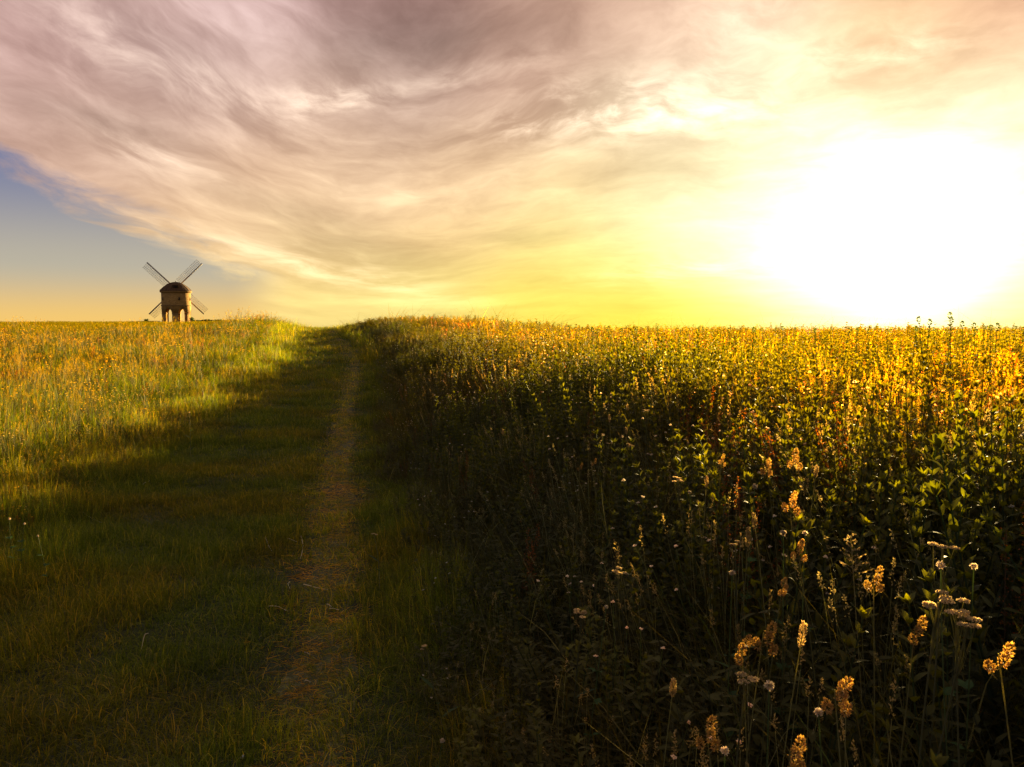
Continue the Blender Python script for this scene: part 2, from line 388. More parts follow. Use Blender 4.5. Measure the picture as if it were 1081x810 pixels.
def cells(y0, y1, x0f, x1f, step_fn, keep):
    """jittered rows of points whose spacing grows with the distance; only what the view and its surroundings need"""
    out = []; y = y0
    while y < y1:
        s = step_fn(y); xs = np.arange(x0f(y), x1f(y), s)
        if len(xs):
            x = xs + rng.uniform(-.6, .6, len(xs)) * s; yy = y + rng.uniform(-.6, .6, len(xs)) * s
            k = keep(x, yy); out.append(np.stack([x[k], yy[k], np.full(k.sum(), s)], 1))
        y += s
    return np.concatenate(out)
LX = lambda y: -.78 * y - 3.0
RX = lambda y: .78 * y + 2.5
def rots(n, tilt=.12): return np.stack([rng.normal(0, tilt, n), rng.normal(0, tilt, n), rng.uniform(0, 6.28, n)], 1)

if 'sky' not in DEV:
    r = np.random.default_rng(11)
    # short turf on and beside the path
    q = cells(1.2, 62, lambda y: xc(y) - 3.1, lambda y: xc(y) + .95, lambda y: max(.085, y * .011),
              lambda x, y: rng.uniform(0, 1, len(x)) < np.where(abs(uu(x, y)) < .13 * (.6 + .8 * vnoise(x, y, .7, 61)), .93, 1.0))
    u = uu(q[:, 0], q[:, 1]); n = len(q)
    hgt = (0.75 + .6 * vnoise(q[:, 0], q[:, 1], .6, 5)) * np.where(abs(u) < .2, .6, 1) * (1 + 1.3 * sm(-1.6, -2.7, u)) * (1 + 1.2 * sm(.25, .7, u))
    ws = q[:, 2] / .085; ws = 1 + (ws - 1) * .6
    warm = sm(.35, .7, vnoise(q[:, 0], q[:, 1], .8, 6))[:, None]
    tint = (1 - warm) * np.array([.8, .95, .8]) + warm * np.array([1.12, 1.0, .6]); tint = np.where((abs(u) < .25)[:, None], [2.0, 1.85, .95], tint)
    tint = tint * np.array([1.36, 1.12, .62]) * (.75 + .5 * vnoise(q[:, 0], q[:, 1], .45, 67))[:, None]; hgt = hgt * (.65 + .7 * vnoise(q[:, 0], q[:, 1], .35, 66))
    P = np.stack([q[:, 0], q[:, 1], ground(q[:, 0], q[:, 1]) - .004], 1)
    pid = rng.integers(0, 5, n); pid = np.where((abs(u) < .3) & (rng.uniform(0, 1, n) < .5), rng.integers(5, 8, n), pid)
    hgt = hgt * (.7 + .7 * vnoise(q[:, 0], q[:, 1], .35, 66))
    S = np.stack([ws, ws, hgt * np.sqrt(ws)], 1); lit = pid >= 5; S[lit, 2] = 1
    scatter('grass', [P_lawn(r) for _ in range(5)] + [P_litter(r) for _ in range(3)], P, rots(n, .1), S, pid, tint,
            'short trampled grass and straw litter along the footpath', 'grass')
    # tall grass, herbs and flowers of the left margin
    def keepL(x, y): return (uu(x, y) < -2.15 - .35 * vnoise(x, y, .8, 1)) & ((y < 36 + 6 * vnoise(x, y, 5, 71)) | (uu(x, y) > -4.6 - 1.5 * vnoise(x, y, 9, 3)))
    q = cells(1.6, 75, LX, lambda y: xc(y) - 2.1, lambda y: max(.11, y * .0125), keepL)
    u = uu(q[:, 0], q[:, 1]); n = len(q)
    hs = .30 + .70 * sm(-2.2, -5.0, u); hs = hs * (.75 + .5 * vnoise(q[:, 0], q[:, 1], 2.2, 2)) * (1 + .25 * sm(30, 48, q[:, 1]))
    ws = 1 + (q[:, 2] / .11 - 1) * .55
    pr = [P_tall(r) for _ in range(4)] + [P_seed(r, .8) for _ in range(3)] + [P_flower(r) for _ in range(2)] + [P_dock(r, .75)] + [P_weed(r, .6, .03, .07, stems=2)] + [P_flower(r, .65, CREAM, 7, .010)]
    patch = vnoise(q[:, 0], q[:, 1], 3.0, 8); p2 = vnoise(q[:, 0], q[:, 1], 1.6, 12); rr = rng.uniform(0, 1, n)
    pid = rng.integers(0, 4, n)
    pid = np.where(rr < .22, rng.integers(4, 7, n), pid)
    pid = np.where((rr > .94) & (patch > .5), rng.integers(7, 9, n), pid)
    pid = np.where((rr > .60) & (rr < .66) & (p2 > .6), 9, pid); pid = np.where((rr > .50) & (rr < .60), 10, pid); pid = np.where(rr > .97, 11, pid)
    w_ = sm(.2, .62, vnoise(q[:, 0], q[:, 1], 3.5, 21))[:, None]
    tint = (1 - w_) * np.array([.84, .76, .42]) + w_ * np.array([1.06, .88, .30])
    P = np.stack([q[:, 0], q[:, 1], ground(q[:, 0], q[:, 1]) - .01], 1); hs = hs * (.9 + .2 * rng.uniform(0, 1, n))
    S = np.stack([ws * (.6 + .4 * hs), ws * (.6 + .4 * hs), hs * 1.0], 1)
    scatter('margin_grass', pr, P, rots(n, .13), S, pid, tint, 'tall sunlit grass with yellow flowers left of the footpath', 'tall grass')
    # green crop beyond it up to the mill
    q = cells(34, 216, lambda y: -.78 * y - 4, lambda y: np.interp(y, [34, 70, 216], [-19, -19, -46]) , lambda y: .6 + .0045 * y,
              lambda x, y: (x / y < -.22) & ((uu(x, y) < -4.4 - 1.5 * vnoise(x, y, 9, 3)) | (y > 60)) & ((x + 85) ** 2 + (y - 206) ** 2 > 40) & ~((y > 175) & (abs(x / y + .417) < .022)))
    n = len(q); P = np.stack([q[:, 0], q[:, 1], ground(q[:, 0], q[:, 1]) - .02], 1)
    w_ = vnoise(q[:, 0], q[:, 1], 14, 31)[:, None]; tint = (1 - w_) * np.array([.70, .62, .6]) + w_ * np.array([.95, .78, .6])
    ws = q[:, 2] / .62; hs = .85 + .3 * vnoise(q[:, 0], q[:, 1], 6, 33)
    S = np.stack([ws, ws, hs], 1); S[:, 2] *= 1 - .6 * sm(120, 190, q[:, 1])
    scatter('crop', [P_crop(r) for _ in range(4)], P, rots(n, .05), S, rng.integers(0, 4, n), tint, 'young green cereal crop on the slope below the windmill', 'crop')
    # rank herbage right of the path
    pass
    def keepR(x, y): return uu(x, y) > .42 + .3 * vnoise(x, y, .5, 41)
    q = cells(1.15, 75, lambda y: xc(y) + .4, RX, lambda y: max(.115, y * .0125), keepR)
    u = uu(q[:, 0], q[:, 1]); n = len(q)
    hs = canopy(q[:, 0], q[:, 1]) * (.77 + .34 * vnoise(q[:, 0], q[:, 1], .9, 42) + .24 * vnoise(q[:, 0], q[:, 1], 2.9, 48))
    hs = hs  * (1 - .45 * sm(16, 34, q[:, 1]) * (1 - sm(4, 10, u))) * (1 + .14 * sm(6, 12, q[:, 1]) * (1 - sm(24, 40, q[:, 1])))
    hs = np.where(q[:, 1] > 20, hs * 1.0, hs)
    ws = 1 + (q[:, 2] / .115 - 1) * .5
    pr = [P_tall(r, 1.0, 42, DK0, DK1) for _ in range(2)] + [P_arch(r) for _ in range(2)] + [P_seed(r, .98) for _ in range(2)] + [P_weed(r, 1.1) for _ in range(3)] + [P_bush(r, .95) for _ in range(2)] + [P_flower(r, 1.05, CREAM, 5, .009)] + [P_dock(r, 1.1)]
    rr = rng.uniform(0, 1, n); pw = vnoise(q[:, 0], q[:, 1], 1.8, 44)
    pid = rng.integers(0, 4, n); pid = np.where(rr < .10 - .04 * sm(4, 12, q[:, 1]), rng.integers(4, 6, n), pid)
    pid = np.where(rr > .82 - .42 * sm(.4, .7, pw), rng.integers(6, 9, n), pid); pid = np.where((rr > .16) & (rr < .44), rng.integers(9, 11, n), pid)
    pid = np.where((rr > .10) & (rr < .145), 11, pid); pid = np.where((rr > .145) & (rr < .157), 12, pid)
    tint = np.array([1.0, 1.0, 1.0]) * (.8 + .4 * vnoise(q[:, 0], q[:, 1], 2.5, 45))[:, None] * (1 + (sm(1.5, 7, u) * sm(2.5, 6, q[:, 1]))[:, None] * np.array([1.7, 1.1, -.3])) * (1 + .5 * (vnoise(q[:, 0], q[:, 1], 2.2, 47)[:, None] - .4) * np.array([1.1, .3, -.5]))  # golden sun veil painted into the leaf tint, stronger rightwards and farther off
    P = np.stack([q[:, 0], q[:, 1], ground(q[:, 0], q[:, 1]) - .01], 1); hs = np.minimum(hs * (.82 + .32 * rng.uniform(0, 1, n)), (.90 + .30 * rng.uniform(0, 1, n)) * (1 - .10 * sm(9, 4, q[:, 1])))
    S = np.stack([ws * (.6 + .5 * hs), ws * (.6 + .5 * hs), hs], 1)
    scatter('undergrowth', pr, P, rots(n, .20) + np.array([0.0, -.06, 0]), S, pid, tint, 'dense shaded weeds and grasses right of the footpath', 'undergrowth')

# ------------------------------------------------------------------ plants that stand out one by one
pr_ = np.random.default_rng(23)
def stand(px, py, zh):
    """ground point and height of a plant whose head, zh above the ground, is seen at (px, py)"""
    d = ray(px, py); t = .8
    while t < 60:
        p = d * t
        if EYE + p[2] - float(ground(p[0], p[1])) <= (zh if zh else float(canopy(p[0], p[1])) + .24): break
        t += .004
    x, y = p[0], p[1]; g0 = float(ground(x, y)); return x, y, g0, EYE + p[2] - g0
def part(name, g, mat, parent): return meshobj(name, g.mesh(name), mat, parent)
def stem_curve(h, r, lean=.06):
    b = r.normal(0, lean, 2); return curve_pts((-b[0], -b[1], 0), (0, 0, h), 0, 8, r.normal(0, .02))
def base_leaves(root, h, r, k=3, w=.008):
    for i in range(k):
        g = G(); blades(g, 1, .02, h * .5, h * .8, w, .6, 6, DK0, GR1, r, cj=.1); part('leaf', g, M_f, root)
def mk_cocksfoot(root, h, s, r):
    P = stem_curve(h, r); g = G(); g.tube(P, np.linspace(.0022, .0013, 8), (.16, .14, .05), 5)
    hd = G(); c = (.36, .22, .08)
    specs = [(0, .022, .05, .022), (-.028, .016, .040, .020), (-.05, -.018, .034, .018), (-.062, .030, .030, .017)][:int(r.integers(3, 5))]
    for dz, dx_, L, W in specs:
        a = r.normal(0, .5); q = np.array([dx_ * np.cos(a), dx_ * np.sin(a), dz]) * s + P[-1]
        g.tube(curve_pts(P[-1] + np.array([0, 0, dz * 1.2 - .01]) * s, q, 0, 3), .0008, (.18, .15, .06), 4)
        lump(hd, q + np.array([0, 0, .012 * s]), (dx_ * 14, r.normal(0, .2), 1), L * s, W * s, c, r, 80, .010 * s)
    part('stem', g, M_f, root); part('seed_head', hd, M_head, root); base_leaves(root, h, r, 6)
def mk_clover(root, h, s, r):
    P = stem_curve(h, r); g = G(); g.tube(P, .0014, (.10, .12, .04), 5); part('stem', g, M_f, root)
    hd = G(); v = r.normal(0, 1, (90, 3)); v[:, 2] = v[:, 2] * .8 + .35; v /= np.linalg.norm(v, axis=1)[:, None]
    flakes(hd, P[-1] + v * .003 * s, v, .012 * s, .005 * s, (.50, .40, .27), r); part('flower_head', hd, M_head, root)
    for i in range(3):
        q = P[3 + i]; lg = G(); a = r.uniform(0, 6.28)
        for k in range(3): leaf(lg, q, a + (k - 1) * .9, .5, .035, .02, (.05, .085, .02), r, seg=3)
        part('leaf', lg, M_f, root)
def mk_foxtail(root, h, s, r):
    P = stem_curve(h, r); g = G(); g.tube(P, .0014, (.18, .16, .06), 5); part('stem', g, M_f, root)
    hd = G(); ax = P[-1] - P[-2]; ax /= np.linalg.norm(ax); k = 150; L = .07 * s; t = r.uniform(0, 1, k)[:, None]
    v = r.normal(0, 1, (k, 3)); v -= (v @ ax)[:, None] * ax; v /= np.linalg.norm(v, axis=1)[:, None]
    rad = .0055 * s * np.sin(np.pi * (t * .85 + .1))
    flakes(hd, P[-1] - ax * L * .8 + ax * t * L + v * rad, v + ax * 1.3, .009, .003, (.38, .27, .12), r); part('seed_head', hd, M_head, root)
    base_leaves(root, h, r, 2)
def mk_yarrow(root, h, s, r):
    P = stem_curve(h, r); g = G(); g.tube(P, .002, (.12, .11, .05), 5)
    k = int(r.integers(3, 6)); heads = []
    for i in range(k):
        a = i * 6.28 / k + r.normal(0, .4); d = .028 * s * r.uniform(.6, 1.3); q = P[-1] + np.array([np.cos(a) * d, np.sin(a) * d, r.normal(0, .012) * s])
        g.tube(curve_pts(P[-2], q, 0, 4, .01), .0009, (.14, .13, .05), 4); heads.append(q)
    part('stem', g, M_f, root)
    for q in heads:
        hd = G(); n = 60; a = r.uniform(0, 6.28, n); d = .016 * s * np.sqrt(r.uniform(0, 1, n))
        Pn = q + np.stack([np.cos(a) * d, np.sin(a) * d, -d * d * 20 + .004], 1)
        flakes(hd, Pn, r.normal(0, .6, (n, 3)) + [0, 0, 1], .007 * s, .006 * s, (.46, .34, .18), r); part('flower_head', hd, M_head, root)
    for i in range(4):
        lg = G(); leaf(lg, P[1 + i], r.uniform(0, 6.28), .6, .09, .02, (.05, .07, .02), r); part('leaf', lg, M_f, root)
def mk_bent(root, h, s, r):
    P = stem_curve(h, r, .1); g = G(); g.tube(P, .0014, (.20, .17, .07), 5); part('stem', g, M_f, root)
    hd = G(); ax = P[-1] - P[-2]; ax /= np.linalg.norm(ax)
    for i in range(22):
        t = i / 21; q = P[-1] - ax * (1 - t) * .16 * s; a = i * 2.4; L = (.055 * (1 - t) + .012) * s
        e = q + np.array([np.cos(a) * L, np.sin(a) * L, L * .55]); hd.tube(curve_pts(q, e, .003, 4), .0005, (.26, .20, .09), 3)
        m = 5; tt = r.uniform(.4, 1, (m, 1)); flakes(hd, q + (e - q) * tt, np.array([e - q] * m) + r.normal(0, .01, (m, 3)), .009, .004, (.28, .20, .09), r)
    part('panicle', hd, M_head, root); base_leaves(root, h, r, 2)
def mk_dock(root, h, s, r):
    P = stem_curve(h, r); g = G(); g.tube(P, .003, (.18, .10, .05), 5); part('stem', g, M_f, root)
    hd = G(); k = 230; t = r.uniform(.62, 1, (k, 1)); q = P[0] + (P[-1] - P[0]) * t
    flakes(hd, q + r.normal(0, .013 * s, (k, 3)) * (1.35 - t), r.normal(0, 1, (k, 3)) + [0, 0, .6], .010, .009, (.34, .15, .06), r); part('seed_spike', hd, M_head, root)
    for i in range(5):
        lg = G(); leaf(lg, P[i + 1], i * 2.4, .7, .16 - .02 * i, .045, (.05, .065, .02), r, seg=6); part('leaf', lg, M_f, root)
MK = dict(cocksfoot=(mk_cocksfoot, 'cocksfoot_grass', 'grass stalk'), clover=(mk_clover, 'clover_flower', 'wildflower'), foxtail=(mk_foxtail, 'foxtail_grass', 'grass stalk'),
          yarrow=(mk_yarrow, 'yarrow_plant', 'wildflower'), bent=(mk_bent, 'bent_grass', 'grass stalk'), dock=(mk_dock, 'dock_plant', 'weed'))
GRP = dict(cocksfoot='cocksfoot seed heads in the dark herbage', clover='pale clover heads in the dark herbage', foxtail='narrow foxtail spikes in the dark herbage', yarrow='flat cream flower clusters in the dark herbage', bent='open feathery grass heads', dock='reddish dock spikes')
# (kind, x, y, size, label)
SHOW = [
 ('cocksfoot', 838, 482, 1.15, 'tallest orange-lit seed head standing against the golden glow, two fat lobes'),
 ('cocksfoot', 809, 491, 1.0, 'glowing seed head on a straight stalk just left of the tallest orange one'),
 ('foxtail', 862, 495, .8, 'short orange tilted spike just right of the tallest glowing seed head'),
 ('cocksfoot', 833, 527, 1.15, 'brightest spreading seed head with four orange lobes below the tallest one'),
 ('clover', 797, 514, 1.1, 'round cream clover head below and left of the glowing seed heads'),
 ('clover', 850, 563, .8, 'small grey clover head low to the right of the bright spreading seed head'),
 ('clover', 827, 563, 1.0, 'pale rounded flower under the bright spreading seed head'),
 ('cocksfoot', 842, 578, .85, 'dim orange three-lobed seed head under two clover heads'),
 ('foxtail', 796, 546, 1.0, 'slim beige spike rising above the stacked pale seed clusters'),
 ('foxtail', 790, 562, 1.2, 'knobbly pale seed spike beneath the slim beige spike'),
 ('yarrow', 776, 575, .6, 'small cream flower cluster left of the knobbly seed spike'),
 ('bent', 898, 566, 1.0, 'feathery open grass head leaning left, with many small branches'),
 ('foxtail', 746, 506, .9, 'upright pale green spike at the left edge of the glow'),
 ('cocksfoot', 762, 484, .7, 'faint seed head among arching blades, left of the golden glow'),
 ('yarrow', 682, 434, .8, 'cream flower ring with five small heads right of the two upright spikes'),
 ('foxtail', 662, 428, 1.0, 'orange upright spike, taller of the two spikes beside the cream flower ring'),
 ('foxtail', 643, 440, 1.0, 'yellowish upright spike, shorter of the two beside the cream flower ring'),
 ('yarrow', 579, 402, .7, 'pinkish white flowers on an upright stem well apart from the others, middle of the bank'),
 ('clover', 573, 414, .8, 'lone white flower head just below the pinkish white stem'),
 ('foxtail', 531, 455, .8, 'thin pale spike leaning left, nearest to the footpath'),
 ('cocksfoot', 612, 492, .7, 'pale two-lobed seed head low in the middle thicket'),
 ('cocksfoot', 627, 487, .6, 'small orange seed head right of the pale two-lobed one'),
 ('foxtail', 661, 453, .8, 'pale narrow spike directly beneath the tall orange spike'),
 ('clover', 657, 461, .7, 'tiny white clover head under the pale narrow spike'),
 ('clover', 637, 459, .7, 'small off-white clover head left of the pink flower cluster'),
 ('yarrow', 665, 470, .7, 'pinkish flower cluster in the dense middle thicket'),
 ('yarrow', 643, 468, .6, 'greenish ring of florets left of the pinkish cluster'),
 ('yarrow', 715, 507, .8, 'loose group of pale florets in front of the dark middle bank'),
 ('clover', 728, 520, .7, 'white clover head at the right end of the loose pale florets'),
 ('yarrow', 652, 604, .9, 'dim cream flower cluster near the blackest part of the bank'),
 ('yarrow', 614, 648, .9, 'pale flower cluster standing alone in the blackest shade'),
 ('clover', 640, 641, .7, 'small grey flower right of the lone cluster in the blackest shade'),
 ('clover', 773, 605, .9, 'cream clover head low left of the stacked seed clusters'),
 ('cocksfoot', 826, 618, .7, 'faint brownish seed head with a flat top in the shaded herbage'),
 ('cocksfoot', 922, 608, .9, 'dim triangular seed head in the shade below the golden glow'),
 ('yarrow', 995, 579, 1.0, 'bright yellowish flower cluster right under the sun glow'),
 ('clover', 993, 597, 1.0, 'pale round clover head just under the bright yellowish cluster'),
 ('clover', 1028, 598, .8, 'greyish clover head right of the bright yellowish cluster'),
 ('yarrow', 990, 636, 1.1, 'cream flower cluster, left of the three heads in a slanting row'),
 ('yarrow', 1009, 645, 1.1, 'cream flower cluster, middle of the three heads in a slanting row'),
 ('yarrow', 1022, 658, 1.0, 'two-part cream flower cluster at the lower end of the slanting row'),
 ('cocksfoot', 966, 662, .9, 'brown seed head leaning left below the three cream clusters'),
 ('cocksfoot', 1054, 690, 1.0, 'orange-brown two-lobed seed head at the right edge of the picture'),
 ('cocksfoot', 806, 668, 1.1, 'long orange seed head leaning right in the low dark herbage'),
 ('cocksfoot', 783, 683, 1.0, 'dull round brown seed head beside the long leaning orange one'),
 ('foxtail', 848, 664, 1.2, 'dull brown seed spike between the leaning seed heads'),
 ('yarrow', 788, 714, 1.1, 'broad cream flower cluster low in the dark, over two smaller heads'),
 ('clover', 812, 724, 1.1, 'oval whitish head right of the broad low cream cluster'),
 ('cocksfoot', 881, 728, 1.2, 'large reddish seed head arching right near the bottom of the bank'),
 ('clover', 864, 752, .9, 'yellowish small head below the large reddish seed head'),
 ('foxtail', 711, 722, .9, 'dim orange spike standing on the far left of the low seed heads'),
 ('cocksfoot', 745, 770, 1.0, 'dark orange seed head close to the bottom edge of the picture'),
 ('clover', 765, 793, .9, 'pale clover head lowest of all in the dark herbage'),
 ('cocksfoot', 834, 793, 1.1, 'brown drooping seed head at the very bottom of the bank'),
 ('yarrow', 395, 565, .7, 'scraggy pale flower cluster leaning over the right side of the footpath'),
 ('yarrow', 448, 683, .7, 'tiny cream florets in the low grass just right of the footpath'),
 ('clover', 467, 782, .8, 'pair-like white clover head near the bottom beside the footpath'),
 ('clover', 10, 548, .8, 'leftmost white clover head in the shaded verge grass'),
 ('clover', 26, 553, .8, 'second white clover head from the left in the shaded verge grass'),
 ('clover', 40, 566, .7, 'white clover head lowest of the three in the shaded verge grass'),
 ('yarrow', 200, 436, .6, 'small pale flower cluster at the shadow edge of the left margin'),
]
def show_plants():
    for i, (k, px, py, s, lab) in enumerate(SHOW):
        r = np.random.default_rng(100 + i); fn, nm, cat = MK[k]
        d = (py - 346) / 464.0
        zh = None
        if px < 60: zh = .42
        if px == 200: zh = .55
        x, y, g0, h = stand(px, py, zh)
        root = empty(nm, (x, y, g0), r.uniform(-.5, .5)); fn(root, h, s * .70, r); tag(root, lab, cat, GRP[k])
def skyline_weeds():
    r = np.random.default_rng(77)
    g1 = P_weed(r, 1.25, .030, .075, (.05, .075, .02), 1)
    def build(name_loc):
        root = empty('tall_weed', name_loc)
        h = 1.3; P = curve_pts((0, 0, 0), (.04, .02, h), 0, 10, .03); g = G(); g.tube(P, np.linspace(.006, .002, 10), (.08, .09, .03), 5); part('stem', g, M_f, root)
        lg = G()
        for i in range(26):
            t = .15 + .83 * i / 25; i0 = min(int(t * 9), 8); q = P[i0] + (P[i0 + 1] - P[i0]) * (t * 9 - i0); sc = 1.1 - .55 * t
            for o in (0, 3.14): leaf(lg, q, i * 1.57 + o + r.normal(0, .2), .6 + r.normal(0, .15), .10 * sc, .036 * sc, (.066, .066, .012), r, droop=.7)
        part('foliage', lg, M_f, root)
        bd = G(); lump(bd, P[-1] + np.array([0, 0, .02]), (0, 0, 1), .05, .03, (.10, .12, .03), r, 60, .014); part('bud_cluster', bd, M_f, root)
        return root
    src = build((0, 0, 0)); first = True
    tops = [(1005, 332, 7.2, 'tallest leafy weed poking above the skyline right of the sun glow'), (997, 337, 7.6, 'leafy weed just left of the tallest one on the skyline'), (985, 335, 8.0, 'leafy weed second to the left of the tallest one on the skyline'),
            (976, 339, 7.0, 'leafy weed third to the left of the tallest one on the skyline'), (965, 346, 8.2, 'leafy weed at the left end of the bunch on the skyline'), (1019, 341, 7.4, 'forked leafy weed just right of the tallest one on the skyline'),
            (1032, 343, 7.0, 'leafy weed second to the right of the tallest one on the skyline'), (1046, 343, 6.8, 'leaning leafy weed near the right end of the bunch on the skyline'), (1056, 345, 7.3, 'last leafy weed at the right end of the bunch on the skyline'),
            (531, 339, 15.0, 'lone weed sticking up from the flat skyline left of the yellow glow'), (570, 341, 15.0, 'weed top breaking the skyline right of the lone weed')]
    fill = [(px + float(r.uniform(-5, 5)), float(r.uniform(345, 350)), float(r.uniform(8, 15)), None) for px in range(600, 1075, 11)]
    for (px, py, y, lab) in tops + fill:
        d = ray(px, py); t = y / d[1]; p = d * t; g0 = float(ground(p[0], p[1])); h = EYE + p[2] - g0
        if first: o = src; kids = None; first = False
        else:
            o = src.copy(); C.objects.link(o)
            for ch in list(src.children): c = ch.copy(); C.objects.link(c); c.parent = o
        s = h / 1.33; o.location = (p[0], p[1], g0); o.scale = (s, s, s); o.rotation_euler = (r.normal(0, .05), r.normal(0, .05), r.uniform(0, 6.28))
        tag(o, lab or 'leafy weed top among the even fringe along the golden skyline', 'weed', 'leafy weeds along the skyline')
def gpt(px, py, dz=.012):
    x, y = solve(px, py, lambda a, b: float(ground(a, b)) + .01); return np.array([x, y, float(ground(x, y)) + dz])
def litter_things():
    ST = [([(280, 569), (283, 578), (287, 584)], .0028, 'pale crooked straw stalk, left of the two pieces on the middle of the path'),
          ([(318, 568), (320, 578), (319, 586), (317, 592)], .0034, 'thick pale upright-looking stalk, right of the pieces on the middle of the path'),
          ([(304, 571), (309, 573), (314, 574)], .0026, 'short pale twig touching the thick pale stalk'),
          ([(306, 617), (304, 620), (306, 624)], .0028, 'small curled white stem lying left of the long straw'),
          ([(320, 620), (332, 623), (346, 625)], .0026, 'long straight straw lying across the footpath'),
          ([(345, 641), (350, 643)], .0030, 'short white chip of straw on the footpath'),
          ([(348, 646), (358, 646)], .0030, 'flat pale straw at the right edge of the footpath'),
          ([(283, 643), (294, 644), (304, 648)], .0028, 'dull flat straw left of the trodden line'),
          ([(149, 692), (152, 676), (155, 667), (159, 664)], .0026, 'single curved pale stalk standing in the wide dark turf'),
          ([(56, 519), (80, 537), (94, 548), (110, 555)], .0034, 'long dead stem fallen across the shaded verge'),
          ([(151, 513), (158, 509)], .0034, 'short pale stalk at the foot of the tall margin grass'),
          ([(321, 692), (328, 694)], .0024, 'tiny pale straw in the lower part of the path'),
          ([(322, 722), (328, 723)], .0024, 'second tiny pale straw lower down the path')]
    for P, rad, lab in ST:
        pts_ = [gpt(*q) for q in P]
        if 'standing' in lab:
            pts_ = [pts_[0] + np.array([0, 0, k]) + np.array([dx_, 0, 0]) for k, dx_ in ((-.01, 0), (.06, .012), (.095, .024), (.10, .04))]
        Q_ = np.array(pts_); tt = np.linspace(0, 1, 9); Q2 = np.stack([np.interp(tt, np.linspace(0, 1, len(Q_)), Q_[:, i]) for i in range(3)], 1); Q2[:, 2] += .014 + .003 * np.sin(tt * 5)
        o0 = Q2.mean(0); g = G(); g.tube(Q2 - o0, np.linspace(rad, rad * .6, 9), (.62, .52, .36), 5)
        o = part('dry_stalk', g, M_f, None); o.location = o0; tag(o, lab, 'straw', 'dead stalks lying about the path')
    x, y, z = gpt(256, 800, 0); bm_ = G(); a = np.linspace(0, np.pi, 7); bm_.revolve([(max(.009 * np.sin(k), .0002), -.006 * np.cos(k)) for k in a], 10)
    v, q, c = bm_.arr(); v = v * (1 + .15 * np.random.default_rng(3).normal(0, 1, (len(v), 1)) * .5); o = meshobj('pebble', quadmesh('pebble', v, q, c, True), M_peb); o.location = (x, y, z + .012)
    tag(o, 'small white pebble on the turf left of the trodden path, close to the viewer', 'pebble')
if 'sky' not in DEV: show_plants(); skyline_weeds(); litter_things()

